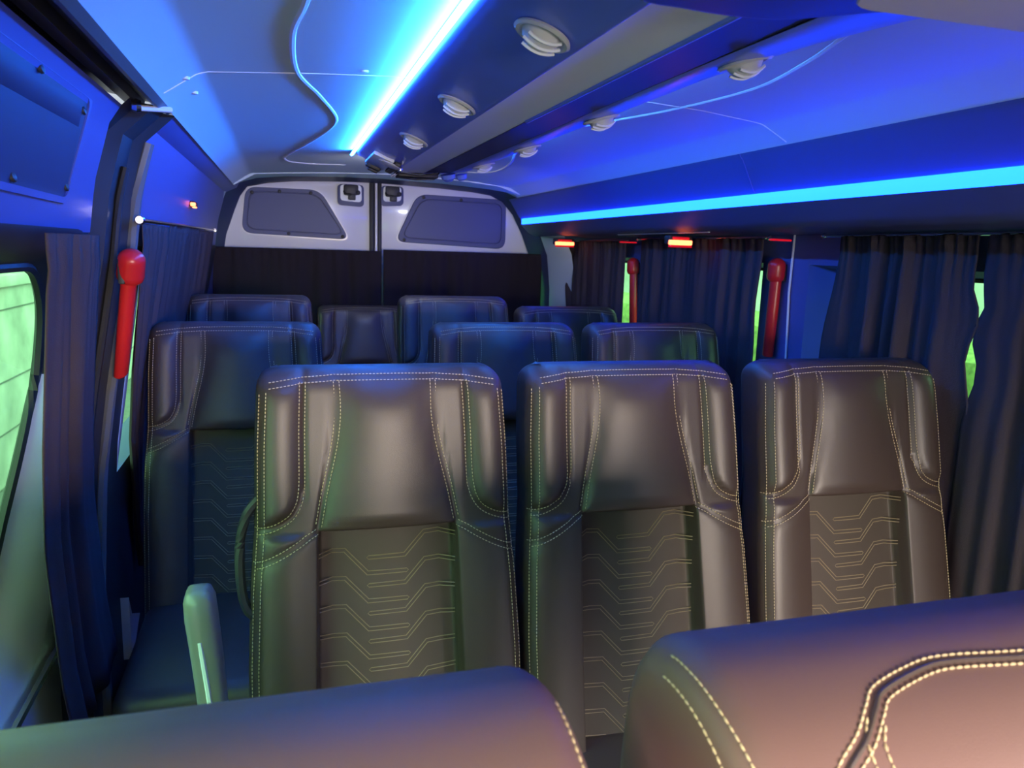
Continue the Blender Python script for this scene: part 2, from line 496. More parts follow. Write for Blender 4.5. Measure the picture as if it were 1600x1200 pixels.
def trap(d, pts, scr):
    o = yz_round(pts, .055, 6)
    cx = sum(p[0] for p in o) / len(o); cz = sum(p[1] for p in o) / len(o)

    def inset(k):
        return [(cx + (x - cx) * (1 - k), cz + (z - cz) * (1 - (k * 1.9 if k < .2 else k))) for x, z in o]
    y = 4.094
    out = [(x + (x - cx) * .025, z + (z - cz) * .05) for x, z in o]
    mb = MB().loft([[(x, y, z) for x, z in out], [(x, y - .006, z) for x, z in out], [(x, y - .006, z) for x, z in o], [(x, y, z) for x, z in o]], True)
    mb.build('panel_rim', M['paint'], d, label='raised white rim round the dark panel')
    rings = []
    for k, dy in ((0, 0.0), (.0, -.008), (.012, -.012), (.085, -.012), (.093, -.006), (.105, -.006), (.113, -.012), (.5, -.0125), (.97, -.0125)):
        rings.append([(x, y + dy, z) for x, z in inset(k)])
    mb = MB(); mb.loft(rings, True, True)
    p = mb.build('trim_board', M['board'], d, auto=30, label='dark blue-grey trapezoid board')
    for (x, z) in scr:
        MB().lathe([(.009, 0), (.009, .004), (.005, .006)], (x, y - .012, z), (0, -1, 0), 10).build('screw', M['dark'], p)


trap(rd2, [(-.180, 1.672), (.176, 1.672), (.322, 1.430), (-.205, 1.448)], [(-.02, 1.655), (-.15, 1.645), (.13, 1.655), (.285, 1.445), (0.02, 1.452)])
trap(rd3, [(1.150, 1.668), (.668, 1.676), (.552, 1.428), (1.150, 1.405)], [(.9, 1.655), (.70, 1.66), (.60, 1.44)])


def latch(d, x0, x1, z0, z1, lean):
    mb = MB()
    o = yz_round([(x0, z1), (x1, z1), (x1, z0 + lean), (x0, z0)], .022, 4)
    i = yz_round([(x0 + .012, z1 - .002), (x1 - .012, z1 - .002), (x1 - .012, z0 + lean + .022), (x0 + .012, z0 + .022)], .018, 4)
    mb.loft([[(x, 4.094, z) for x, z in o], [(x, 4.075, z) for x, z in o]], True)
    mb.loft([[(x, 4.075, z) for x, z in o], [(x, 4.072, z) for x, z in i]], True)
    p = mb.build('latch_frame', M['board'], d)
    polyfan(MB(), [(x, 4.073, z) for x, z in i]).build('latch_plate', M['silver'], p, smooth=False)
    cx = (x0 + x1) / 2
    mb = MB().box((cx, 4.064, z1 - .028), (.072, .02, .05), .006).box((cx + .004, 4.062, z1 - .062), (.036, .02, .03), .004)
    mb.tube([(cx - .034, 4.06, z1 - .035), (cx - .03, 4.05, z1 - .05), (cx + .0, 4.05, z1 - .052)], .006, 6)
    mb.lathe([(.012, 0), (.012, .012), (.006, .016)], (cx + .034, 4.066, z1 - .04), (0, -1, 0), 10)
    mb.build('latch_body', M['dark'], p)


latch(rd2, .262, .392, 1.603, 1.706, -.006)
latch(rd3, .466 + .012, .594, 1.606, 1.708, .006)
# white strip and rubber seals between the leaves
mb = MB()
for x, w in ((.433, .024), (.4725, .020)):
    mb.box((x, 4.088, .9), (w, .03, 1.70), .006)
sl = struct('trim_4', mb, M['rubber'])
MB().box((.455, 4.090, .9), (.013, .022, 1.70), .003).build('edge_strip', M['paint'], sl)
mb = MB().box((.5, 4.20, .9), (2.4, .04, 2.2))
wins_b = MB()
for bx in ((-.6, 1.7, 1.37, 1.95), (-.6, 1.7, -.05, .83), (-.6, -.25, .83, 1.37), (1.35, 1.7, .83, 1.37)):
    a, b, c, e = bx
    wins_b.box(((a + b) / 2, 4.17, (c + e) / 2), (b - a, .03, e - c))
struct('wall_back', wins_b, M['dark'], smooth=False)

# front bulkhead with the windscreen
mb = MB()
for bx in ((-.6, 1.7, 1.40, 1.95), (-.6, 1.7, -.05, .86), (-.6, -.32, .86, 1.40), (1.36, 1.7, .86, 1.40)):
    a, b, c, e = bx
    mb.box(((a + b) / 2, -1.29, (c + e) / 2), (b - a, .04, e - c))
struct('wall_front', mb, M['panel'], smooth=False)
struct('window_8', MB().box((.52, -1.29, 1.13), (1.68, .006, .54)), M['clear'], smooth=False)

# outside: concrete wall on the left, hedge bank on the right, street
struct('ground', MB().box((0.5, 4, -.72), (40, 40, .04)), M['ground'], smooth=False)
ew = struct('exterior_wall', MB().box((-2.5, 6, .35), (.4, 26, 2.1), .02), M['concrete'], smooth=False)
MB().box((-2.29, 6, 1.02), (.06, 26, .10), .01).build('coping', M['concrete'], ew)
for z in (.78, .18, -.25):
    MB().box((-2.298, 6, z), (.008, 26, .012)).build('joint', M['ground'], ew)
hb = struct('hedge_bank', MB().box((3.6, 5, .1), (.8, 26, 1.7), .1), M['hedge'])
struct('exterior_wall', MB().box((4.6, 5, .6), (.3, 30, 2.6)), M['concrete'], smooth=False)

# ------------------------------------------------------------------ LED strips
o = MB().box((1.1945, 2.35, 1.5515), (.011, 3.15, .029), .003).build('led_strip', M['led_soft'])
tag(o, 'broad cyan-blue light strip along the right side panel above the curtains', 'light strip')
mb = MB(); P = []
mb.extr([(.2225, 1.7100), (.2270, 1.7065), (.2325, 1.7080), (.2325, 1.7255)], 0.92, 2.80, loop=True, caps=True)
ls = mb.build('led_strip', M['led'], smooth=False)
ls.data.materials.append(M['led_bright'])       # the face turned towards the headliner carries the diodes
for p in ls.data.polygons:
    if p.normal.x < -.6 and p.normal.z > .2:
        p.material_index = 1
tag(ls, 'brilliant blue-white light strip along the left edge of the ceiling duct', 'light strip')
mb = MB(); mb.extr([(.700, 1.7305), (.7015, 1.7245), (.7075, 1.7245), (.7075, 1.7305)], 1.15, 2.75, loop=True, caps=True)
tag(mb.build('led_strip', M['led_dim']), 'thin blue light strip tucked behind the right edge of the ceiling duct', 'light strip')

# ------------------------------------------------------------------ ceiling air duct
duct = thing('air_duct', 'long blue-lit ceiling air duct with round nozzles down the middle of the van', 'air duct', (0, 0, 0))
LP = [(.236, 1.729), (.233, 1.710), (.241, 1.697), (.262, 1.682), (.300, 1.664), (.345, 1.649), (.353, 1.6465), (.357, 1.648)]
CP = [(.357, 1.648), (.362, 1.6505), (.44, 1.6465), (.449, 1.6455)]
NP = [(.452, 1.6455), (.458, 1.647), (.54, 1.6515)]
RPd = [(.54, 1.6515), (.548, 1.650), (.60, 1.6605), (.655, 1.681), (.685, 1.700), (.695, 1.715), (.699, 1.731)]
ye = 2.62
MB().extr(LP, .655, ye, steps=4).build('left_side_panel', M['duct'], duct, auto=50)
MB().extr(CP, .68, ye, steps=4).build('silver_centre_panel', M['silver'], duct, auto=50, label='light silver-grey underside panel')
MB().extr(NP, .66, ye, steps=4).build('dark_centre_panel', M['navy'], duct, auto=50, label='dark glossy underside panel')
# right side flares outwards towards the front unit
rings = []
for y, k in ((.64, .85), (.70, .62), (.80, .36), (.92, .16), (1.05, .05), (1.18, 0), (1.8, 0), (ye, 0)):
    rings.append([(x + k * .20 * (x - .54) / .16, y, z - k * .004) for x, z in RPd])
MB().loft(rings, False).build('right_side_panel', M['duct'], duct, auto=50)
MB().tube([(.4505, y, 1.6448) for y in (.72, 1.0, 1.3, 1.47)], .0042, 8).build('edge_bead', M['duct'], duct)
# rear end of the duct: angled housing with plate, tray and chrome edges
full = LP + CP[1:] + NP + RPd[1:]
e2 = [(x * .92 + .036, 1.731 - (1.731 - z) * .45) for x, z in full]
mb = MB().loft([[(x, ye, z) for x, z in full], [(x, 2.70, z) for x, z in [(a * .98 + .01, c + .004) for a, c in full]], [(x, 2.86, z) for x, z in e2], [(x, 2.88, 1.74) for x, z in e2]], False)
mb.build('end_cap', M['duct'], duct, auto=40)
TILT = Matrix.Rotation(math.radians(21.7), 4, 'Y')


def on_face(x0, y, dx, dy, dz, r, lift):      # a piece lying on the sloping left face of the duct
    zc = 1.649 + (.345 - x0) * (.033 / .083) - lift
    return MB().box((x0, y, zc), (dx, dy, dz), r, TILT)


gp = on_face(.290, 2.52, .066, .26, .012, .004, .006).build('end_plate', M['silver'], duct, label='light grey hinged plate at the rear end')
on_face(.3335, 2.52, .020, .24, .012, .003, .007).build('slot', M['dark'], gp)
on_face(.285, 2.638, .050, .030, .020, .005, .012).build('catch', M['dark'], gp)
on_face(.285, 2.655, .034, .016, .014, .004, .022).build('catch', M['dark'], gp)
on_face(.349, 2.55, .010, .20, .016, .003, .010).build('chrome_edge', M['chrome'], gp)
mb = MB().lathe([(.034, 0), (.036, .004), (.030, .007), (.010, .009)], (.312, 2.435, 1.650), (-.37, 0, -1), 20)
mb.build('nozzle_ring', M['vent'], gp)
tr = MB().box((.43, 2.64, 1.637), (.135, .06, .014), .005).build('end_tray', M['dark'], duct, label='black recessed tray at the rear end')
MB().tube([(.355, 2.61, 1.643), (.362, 2.66, 1.632), (.43, 2.675, 1.629), (.492, 2.668, 1.632), (.498, 2.61, 1.648)], .0035, 6).build('chrome_edge', M['chrome'], tr)
MB().tube([(.37, 2.60, 1.641), (.43, 2.605, 1.636), (.49, 2.60, 1.645)], .003, 6).build('chrome_edge', M['chrome'], tr)
MB().lathe([(.026, 0), (.024, .014), (.012, .024)], (.535, 2.64, 1.648), (.2, .2, -1), 14).build('end_knob', M['duct'], duct)
MB().lathe([(.020, 0), (.018, .014), (.010, .020)], (.585, 2.66, 1.652), (.2, .2, -1), 14).build('end_knob', M['duct'], duct)
vn = 0


def vent(x, y, z, nrm, tilt):
    n = Vector(nrm).normalized()
    v = MB()
    c = Vector((x, y, z))
    v.lathe([(.027, -.002), (.036, .000), (.0375, .003), (.034, .0055), (.030, .0045), (.0275, .001)], c, n, 28)
    ring = v.build('air_nozzle', M['vent'], duct)
    t = (n + Vector(tilt)).normalized()
    b = MB(); prof = [(.0265 * math.cos(math.radians(a)), .0265 * math.sin(math.radians(a)) - .006) for a in range(-20, 86, 15)]
    b.lathe(prof, c, t, 24); b.build('nozzle_ball', M['vent'], ring)
    s_ = MB()
    ax = Vector((1, 0.1, 0)); ax = (ax - t * ax.dot(t)).normalized(); ay = t.cross(ax)
    for k in (-.011, 0, .011):
        w = math.sqrt(.024 ** 2 - k * k)
        P = [c + ay * k + ax * u * w + t * (.021 - 14 * (k * k + (u * w) ** 2)) for u in np.linspace(-1, 1, 9)]
        s_.tube(P, .0022, 5)
    s_.build('slat', M['silver'], ring, kind='stuff')
    return ring


for y in (.947, 1.44, 1.935):
    vent(.307, y, 1.6610, (-.40, 0, -1), (.15, -.35, 0))
for y in (.97, 1.47, 1.96, 2.42):
    vent(.603, y, 1.6615, (.27, 0, -1), (0, -.2, 0))

# front roof unit (air conditioner) : grey underside with glossy dark skirt
ac = thing('air_conditioner', 'wide grey roof air conditioner box at the front end of the duct', 'air conditioner', (0, 0, 0))
o = yz_round([(.485, .614), (1.10, .614), (1.10, -.25), (.20, -.25), (.36, .30)], .02, 3)
def sc(k, q):
    return [(.62 + (a - .62) * k, .2 + (b - .2) * q) for a, b in o]
mb = MB().loft([[(x, y, 1.620) for x, y in o], [(x, y, 1.624) for x, y in sc(1.012, 1.012)], [(x, y, 1.72) for x, y in sc(1.03, 1.03)]], True)
mb.add([(x, y, 1.620) for x, y in o], [tuple(range(len(o)))])
mb.build('casing', M['casing'], ac, auto=40)
rim = [(.10, .35), (.22, .58), (.30, .672), (.355, .684), (.406, .688), (.445, .684), (.47, .672), (.505, .642), (.54, .622), (.60, .618), (.70, .618), (.80, .618)]
rim = [(p.x, p.y) for p in spline([(a, b, 0) for a, b in rim], 4)]
mb = MB().loft([[(x, y - .30, 1.6215) for x, y in rim], [(x, y - .012, 1.6215) for x, y in rim], [(x, y - .003, 1.6235) for x, y in rim], [(x, y + .002, 1.629) for x, y in rim], [(x, y + .012, 1.66) for x, y in rim], [(x, y + .012, 1.735) for x, y in rim]], False)
mb.build('skirt', M['navy'], ac, auto=60, label='glossy dark navy skirt')

# ------------------------------------------------------------------ seats
ZTOP = 1.190
SL = .22


def W0(z):
    return itp(z, [.42, .6, .7, .83, .93, 1.06, 1.16, 1.19], [.236, .236, .236, .231, .223, .221, .216, .212])


def UI(z):
    return itp(z, [.42, .66, .92, 1.2], [.129, .127, .121, .121])


def Cs(z):   # inner head-pad seam
    return itp(z, [.918, .985, 1.04, 1.08, 1.12, 1.172], [.121, .108, .095, .087, .083, .084])


def Ws(z):   # wing seam (vertical part)
    return itp(z, [.985, 1.02, 1.09, 1.17], [.144, .144, .143, .140])


WING = [(.140, 1.170), (.143, 1.09), (.144, 1.02), (.146, .988), (.152, .966), (.165, .947), (.188, .934), (.221, .925)]
DIAG = [(.121, .921), (.135, .915), (.152, .905), (.184, .888), (.224, .870)]


def wing_low(x):
    return itp(x, [.144, .152, .165, .188, .23], [.99, .966, .947, .934, .925])


def depth(x, z, u):
    ax = abs(x)
    d = 0.0
    if z > .905:
        k = sm(.910, .924, z)
        c = Cs(z); w = Ws(z)
        pad = .020 * max(0, 1 - (ax / max(c, .01)) ** 2) ** .8 * sm(1.19, 1.12, z) * (.35 + .65 * sm(.915, .95, z)) if ax < c else 0
        pad -= .007 * math.exp(-((ax - c) / .006) ** 2)
        wg = 0
        if ax > w and z > wing_low(ax):
            wg = .016 * math.sin(math.pi * min(1, (ax - w) / .075)) ** .7 * sm(.0, .02, z - wing_low(ax)) * sm(1.19, 1.14, z)
        wg -= .005 * math.exp(-((ax - w) / .005) ** 2) * (1 if z > .98 else 0)
        if .14 < ax:
            wg -= .004 * math.exp(-((z - wing_low(ax)) / .005) ** 2)
        dh = pad + wg
    else:
        k = 0; dh = 0
    au = abs(u)
    rec = 1 - sm(.465, .505, au)
    bol = .010 * math.sin(math.pi * min(1, max(0, (au - .5) / .5))) if au > .5 else 0
    dl = -.046 * rec + bol - (.004 * (1 - (au / .46) ** 2) * -1.5 if au < .46 else 0)
    if au > .5:
        zd = itp(ax, [p[0] for p in DIAG], [p[1] for p in DIAG])
        dl -= .005 * math.exp(-((z - zd) / .006) ** 2)
    d = dl * (1 - k) + dh * k
    if au > .5 and z <= .93:
        d = dl * (1 - k) + dh * k
    return d


def Wz(z):
    w = W0(z); rc = .034
    if z > ZTOP - rc:
        t = (z - (ZTOP - rc)) / rc; w -= rc * .9 * (1 - math.sqrt(max(0, 1 - t * t)))
    return w


def front(x, z, u=None):
    w = Wz(z)
    if u is None:
        ui = UI(z); ax = abs(x)
        u = (ax / ui * .5 if ax < ui else .5 + .5 * (ax - ui) / max(1e-6, w - ui)) * (1 if x >= 0 else -1)
    d = depth(x, z, u)
    r = .030; e = max(0, w - abs(x))
    if e < r:
        d -= r * (1 - math.sqrt(max(0, 1 - (1 - e / r) ** 2)))
    r = .036; e = max(0, ZTOP - z)
    if e < r:
        d -= r * (1 - math.sqrt(max(0, 1 - (1 - e / r) ** 2)))
    return -SL * (1.17 - z) - d


def P3(x, z, lift=.0026):
    return (x, front(x, z) - lift, z)


zrows = [.42, .46, .52, .58, .64, .70, .74, .78, .81, .84, .86, .872, .882, .892, .90, .906, .910, .914, .918, .922, .926, .93, .936, .944, .952, .962, .972, .985, 1.0, 1.02, 1.04, 1.06, 1.08, 1.10, 1.12, 1.135, 1.148, 1.156, 1.163, 1.169, 1.174, 1.179, 1.183, 1.186, 1.1885, 1.19]
up = [0, .08, .16, .24, .32, .38, .42, .455, .468, .475, .482, .489, .496, .503, .51, .525, .545, .57, .60, .64, .68, .72, .76, .80, .84, .88, .91, .935, .955, .97, .982, .991, .997, 1.0]
ucol = [-u for u in up[:0:-1]] + up
NU = len(ucol)


def gridpts():
    F = []; Bk = []
    for z in zrows:
        w = Wz(z); ui = min(UI(z), w * .9)
        rf = []; rb = []
        for u in ucol:
            a = abs(u); x = a / .5 * ui if a <= .5 else ui + (a - .5) / .5 * (w - ui)
            x *= 1 if u >= 0 else -1
            rf.append((x, front(x, z, u), z))
            e = w - abs(x); dr = .03 * (1 - math.sqrt(max(0, 1 - (1 - min(1, e / .03)) ** 2)))
            e2 = ZTOP - z; dr += .045 * (1 - math.sqrt(max(0, 1 - (1 - min(1, e2 / .045)) ** 2)))
            rb.append((x, -SL * (1.17 - z) + .105 - dr + .02 * (1.0 - z) * 0, z))
        F.append(rf); Bk.append(rb)
    return F, Bk


def seat_meshes():
    F, Bk = gridpts(); R = len(zrows)
    V = [p for r in F for p in r] + [p for r in Bk for p in r]; o = R * NU
    main, ins = [], []
    for i in range(R - 1):
        for k in range(NU - 1):
            q = (i * NU + k, i * NU + k + 1, (i + 1) * NU + k + 1, (i + 1) * NU + k)
            uc = (abs(ucol[k]) + abs(ucol[k + 1])) / 2
            (ins if (uc < .479 and zrows[i] < .913) else main).append(q)
            main.append(tuple(o + j for j in q[::-1]))
    for i in range(R - 1):
        for k in (0, NU - 1):
            main.append((i * NU + k, (i + 1) * NU + k, o + (i + 1) * NU + k, o + i * NU + k))
    for k in range(NU - 1):
        a = (R - 1) * NU + k; main.append((a, a + 1, o + a + 1, o + a))
        main.append((k, k + 1, o + k + 1, o + k))
    return V, main, ins


def offset(path, d):
    out = []
    for i, p in enumerate(path):
        a = Vector(path[max(0, i - 1)]); b = Vector(path[min(len(path) - 1, i + 1)]); t = (b - a).normalized()
        out.append((p[0] - t.y * d, p[1] + t.x * d))
    return out


def smooth2(path, n=6):
    return [(p.x, p.y) for p in spline([(a, b, 0) for a, b in path], n)]


def stitches():
    mb = MB()
    g = .0048

    def run(path, dbl=True):
        for s in ((-1, 1) if dbl else (0,)):
            q = offset(path, s * g); mb.dashes([P3(x, z) for x, z in q])
    for m in (-1, 1):
        run(smooth2([(m * x, z) for x, z in WING]))
        run(smooth2([(m * Cs(z), z) for z in (1.170, 1.12, 1.08, 1.04, .985, .928)]))
        run(smooth2([(m * x, z) for x, z in DIAG]))
        zz = np.linspace(.45, 1.155, 40)
        mb.dashes([P3(m * (Wz(z) - .006), z) for z in zz])
        mb.dashes([P3(m * (Wz(z) - .017), z) for z in zz])
    for zt_ in (1.181, 1.172):
        xs = np.linspace(-.195, .195, 30)
        mb.dashes([P3(x, zt_ - .012 * (abs(x) / .2) ** 3) for x in xs])
    return mb


def quilting():
    mb = MB()
    for k in range(9):
        z0 = .877 - .0478 * k; e = .0062
        if z0 < .47:
            break
        a = [(-.119, z0), (-.073, z0 - .001), (-.034, z0 - .042), (.034, z0 - .0425), (.0372, z0 - .0456), (.034, z0 - .0487), (-.036, z0 - .0487), (-.075, z0 - .0072), (-.119, z0 - .0066)]
        z1 = .902 - .0478 * k
        b = [(.119, z1), (.066, z1 - .003), (.030, z1 - .040), (-.033, z1 - .041), (-.0362, z1 - .044), (-.033, z1 - .047), (.032, z1 - .0465), (.068, z1 - .0095), (.119, z1 - .0066)]
        for q in (a, b):
            P = []
            for (p, r) in zip(q, q[1:]):
                m_ = max(1, int(abs(r[0] - p[0]) / .02))
                for j in range(m_):
                    t = j / m_; P.append((p[0] + (r[0] - p[0]) * t, p[1] + (r[1] - p[1]) * t))
            P.append(q[-1])
            mb.tube([P3(x, z, .0007) for x, z in P], .0009, 4, caps=False)
    return mb


V, FM, FI = seat_meshes()
seat = thing('passenger_seat', 'brown leather seat nearest the aisle in the first full row, with a grey armrest', 'seat', (.164, 1.33, 0), 'passenger seats')
sub(V, FM).build('backrest', M['leather'], seat, auto=70)
sub(V, FI).build('centre_panel', M['insert'], seat, auto=70, label='recessed quilted greyish-brown centre panel')
stitches().build('seam_stitching', M['thread'], seat, smooth=False, kind='stuff')
quilting().build('quilting', M['quilt'], seat, smooth=False, kind='stuff')
MB().box((0, -.33, .43), (.465, .50, .13), .04, seg=4).build('seat_cushion', M['leather'], seat)
MB().box((0, -.13, .44), (.40, .10, .10), .02).build('recliner_hinge', M['dark'], seat)
for sx in (-.17, .17):
    MB().box((sx, -.28, .185), (.05, .32, .37), .012).build('leg', M['dark'], seat)

ROW1 = [(.643, 'brown leather seat in the middle of the first full row'), (1.142, 'brown leather seat against the right curtains in the first full row')]
for cx, lb in ROW1:
    c = copy_tree(seat); c.location = (cx, 1.33, 0); c['label'] = lb
ROWS = [(-.125, 2.13, 0, 'dark single seat by the sliding door pillar, left of the aisle behind the front seats'),
        (.612, 2.13, 0, 'dark seat right of the aisle in the second row, seen between two brown seats'),
        (1.09, 2.13, 0, 'dark seat beside the right curtains in the second row'),
        (-.125, 2.95, .022, 'dark single seat in the third row by the left rear curtain'),
        (.635, 2.95, .026, 'dark third-row seat right of the aisle, its top rising in front of the rear curtain'),
        (1.112, 2.95, -.012, 'dark low-topped third-row seat beside the right curtains'),
        (-.12, 3.70, -.07, 'dark rear bench seat in the left back corner'),
        (.355, 3.70, -.07, 'dark rear bench seat closing the end of the aisle'),
        (.83, 3.70, -.07, 'dark rear bench seat in front of the right rear door curtain')]
for cx, y, dz, lb in ROWS:
    c = copy_tree(seat); c.location = (cx, y, dz); c['label'] = lb
# armrest and side handle belong to the aisle seat only
am = []
for t, (x, y, z, w, d_) in enumerate([(-.275, -.15, .60, .040, .050), (-.285, -.15, .68, .043, .052), (-.292, -.14, .76, .046, .056), (-.299, -.135, .83, .048, .060), (-.301, -.133, .858, .046, .058), (-.3015, -.133, .872, .036, .046), (-.302, -.133, .876, .016, .022)]):
    am.append([(x + w / 2 * math.copysign(abs(math.cos(a)) ** .6, math.cos(a)), y + d_ / 2 * math.copysign(abs(math.sin(a)) ** .6, math.sin(a)), z) for a in np.linspace(0, 2 * math.pi, 17)[:-1]])
ar = MB().loft(am, True, True).build('armrest', M['armrest'], seat, auto=60, label='folded-up grey plastic armrest')
MB().tube([(-.300, -.164, .80), (-.290, -.172, .72), (-.283, -.174, .64)], .004, 6).build('armrest_groove', M['silver'], ar)
MB().box((-.255, -.15, .585), (.10, .05, .05), .015).build('armrest_pivot', M['dark'], ar)
MB().tube(spline([(-.205, -.02, .985), (-.232, -.025, .955), (-.246, -.03, .905), (-.246, -.045, .84), (-.235, -.06, .795), (-.205, -.07, .775)], 6), .0085, 8).build('side_handle', M['dark'], seat, label='dark plastic grab handle loop')

# ------------------------------------------------------------------ front row, thick rounded backrests close to the camera
def front_seat(cx, w, label, arch, edges, dz=-.011):
    t = thing('front_seat', label, 'seat', (cx, .46, dz))
    prof = spline([(0, .10, .45), (0, .115, .8), (0, .105, 1.02), (0, .075, 1.095), (0, .035, 1.116), (0, 0, 1.120), (0, -.035, 1.115), (0, -.075, 1.099), (0, -.113, 1.070), (0, -.145, 1.030), (0, -.172, .98), (0, -.196, .91), (0, -.235, .75), (0, -.27, .45)], 5)
    n = len(prof); cyz = (-.06, .85)
    rings = []
    r = .032
    for xx, k in [(-w / 2 + r * (1 - math.cos(math.radians(a))), r * (1 - math.sin(math.radians(a)))) for a in range(0, 91, 15)] + [(w / 2 - r * (1 - math.cos(math.radians(a))), r * (1 - math.sin(math.radians(a)))) for a in range(90, -1, -15)]:
        ring = []
        for i, p in enumerate(prof):
            a = prof[max(0, i - 1)]; b = prof[min(n - 1, i + 1)]; tg = (b - a).normalized(); nr = Vector((0, tg.z, -tg.y))
            if nr.dot(Vector((0, p.y - cyz[0], p.z - cyz[1]))) < 0:
                nr = -nr
            q = p - nr * k; ring.append((xx, q.y, q.z))
        rings.append(ring)
    mid = len(rings) // 2
    # extra columns for a crowned surface
    mb = MB(); mb.loft(rings, True, True)
    mb.build('backrest', M['leather_front'], t, auto=70)
    L = [0]
    for a, b in zip(prof, prof[1:]):
        L.append(L[-1] + (b - a).length)

    def surf(x, s, lift=.0008):      # s: distance from the crest towards the camera
        i0 = min(range(n), key=lambda i: abs(prof[i].y) + (0 if prof[i].z > 1 else 9))
        d = L[i0] + s
        e = w / 2 - abs(x); k = r * (1 - math.sqrt(max(0, 1 - (1 - min(1, e / r)) ** 2)))
        for i in range(n - 1):
            if L[i + 1] >= d:
                f = (d - L[i]) / (L[i + 1] - L[i]); p = prof[i].lerp(prof[i + 1], f); tg = (prof[i + 1] - prof[i]).normalized(); break
        nr = Vector((0, tg.z, -tg.y))
        if nr.dot(Vector((0, p.y - cyz[0], p.z - cyz[1]))) < 0:
            nr = -nr
        q = p + nr * (lift - k); return (x, q.y, q.z)
    st = MB()
    for path in edges:
        st.dashes([surf(x, s) for x, s in smooth2(path, 8)], .0068, .0052, .0011)
    for path in arch:
        p = smooth2(path, 8)
        for g in (-.0062, .0062):
            st.dashes([surf(x, s) for x, s in offset(p, g)], .0068, .0052, .0011)
    st.build('seam_stitching', M['thread'], t, smooth=False, kind='stuff')
    if arch:
        pp = MB(); pp.tube([surf(x, s, .0002) for x, s in smooth2(arch[0], 8)], .0022, 6); pp.build('seam_piping', M['leather'], t)
    MB().box((0, -.45, .42), (w, .48, .14), .04, seg=4).build('seat_cushion', M['leather'], t)
    MB().box((0, -.30, .17), (w * .8, .40, .34), .02).build('seat_base', M['dark'], t)
    return t


front_seat(-.045, .46, 'large blurred brown leather seat top at the bottom left, nearest the camera', [], [[(.220, .0), (.220, .10), (.220, .2)]], -.021)
front_seat(.500, .46, 'brown leather seat top with an arched double seam at the bottom right', [[(-.205, .21), (-.186, .15), (-.165, .110), (-.134, .087), (-.113, .068), (-.096, .055), (-.050, .042), (-.02, .040), (.036, .045), (.10, .05), (.20, .07)], [(-.118, .076), (-.128, .093), (-.130, .13), (-.13, .18)]], [[(-.2215, -.03), (-.220, .05), (-.214, .15), (-.21, .25)], [(-.2292, -.03), (-.2292, .10), (-.2292, .25)]])

# ------------------------------------------------------------------ curtains
def curtain(name, label, group, a, b, ztop, zbot, pleats, amp, seed, lean=None, e0=None, e1=None, m='curtain', hem=.05, straight=False):
    rnd = random.Random(seed)
    ph = [rnd.uniform(0, 6.28) for _ in range(6)]
    a = Vector((a[0], a[1], 0)); b = Vector((b[0], b[1], 0)); t = (b - a); Ln = t.length; t.normalize(); nrm = Vector((-t.y, t.x, 0))
    nx = max(24, int(pleats * 9)); nz = 22
    rings = []
    for j in range(nz + 1):
        v = j / nz; z = ztop - (ztop - zbot) * (v ** 1.25)
        row = []
        lo0 = (e0(ztop) if e0 else 0.0) if straight else (e0(z) if e0 else 0.0)
        hi0 = (e1(ztop) if e1 else Ln) if straight else (e1(z) if e1 else Ln)
        Ln0 = hi0 - lo0
        for i in range(nx + 1):
            u = i / nx
            lo = e0(z) if e0 else 0.0; hi = e1(z) if e1 else Ln
            s = Ln0 * u + (lo - lo0) * math.exp(-u * 9) + (hi - hi0) * math.exp(-(1 - u) * 9) + lo0 + (hi0 - lo0 - Ln0) * u
            gather = math.exp(-v * 9)
            w = math.sin(u * pleats * 6.283 + ph[0] + 1.3 * math.sin(u * 5 + ph[1])) * (.55 + .45 * math.sin(u * 7.3 + ph[2]))
            w2 = math.sin(u * pleats * 2.1 * 6.283 + ph[3]) * gather
            w3 = math.sin(u * pleats * .43 * 6.283 + ph[4] + v * .4)
            off = min(1, .25 + u * 7, .25 + (1 - u) * 7) * amp * (w * (.35 + .65 * min(1, v * 3)) + .6 * w2 + .5 * w3)
            if abs((ztop - z) - hem) < .004:
                off -= .002
            p = a + t * s + nrm * off
            lx = lean(z) if lean else 0
            row.append((p.x + lx, p.y, z))
        rings.append(row)
    mb = MB().loft(rings, False)
    o = mb.build(name, M[m], auto=80)
    md = o.modifiers.new('thickness', 'SOLIDIFY'); md.thickness = .002
    return tag(o, label, 'curtain', group)


lean = lambda z: XL(z) - XL(1.40)
G = 'dark window curtains'
curtain('window_curtain', 'dark grey curtain gathered at the rear end of the sliding door window', G, (XL(1.40, .025), 1.10), (XL(1.40, .025), 1.80), 1.405, .45, 4, .010, 1, lean, e0=lambda z: .015 + .20 * (1.40 - z) / .53, e1=lambda z: .305 + .33 * (1.40 - z) / .70)
curtain('window_curtain', 'narrow dark curtain just behind the left pillar handle', G, (XL(1.40, .018), 1.80), (XL(1.40, .018), 2.235), 1.435, .50, 4, .008, 2, lean, e0=lambda z: .03 + .19 * (1.43 - z) / .43)
curtain('window_curtain', 'dark curtain over the left rear side window', G, (XL(1.40, .018), 2.245), (XL(1.40, .018), 3.55), 1.440, .55, 10, .008, 3, lean)
curtain('rear_curtain', 'black curtain hung over the left rear door window', 'rear door curtains', (-.34, 3.99), (.470, 3.99), 1.378, .5, 9, .010, 4, m='curtain_black')
curtain('rear_curtain', 'black curtain hung over the right rear door window', 'rear door curtains', (.480, 3.99), (1.33, 3.99), 1.386, .5, 9, .010, 5, m='curtain_black')
XC = 1.405
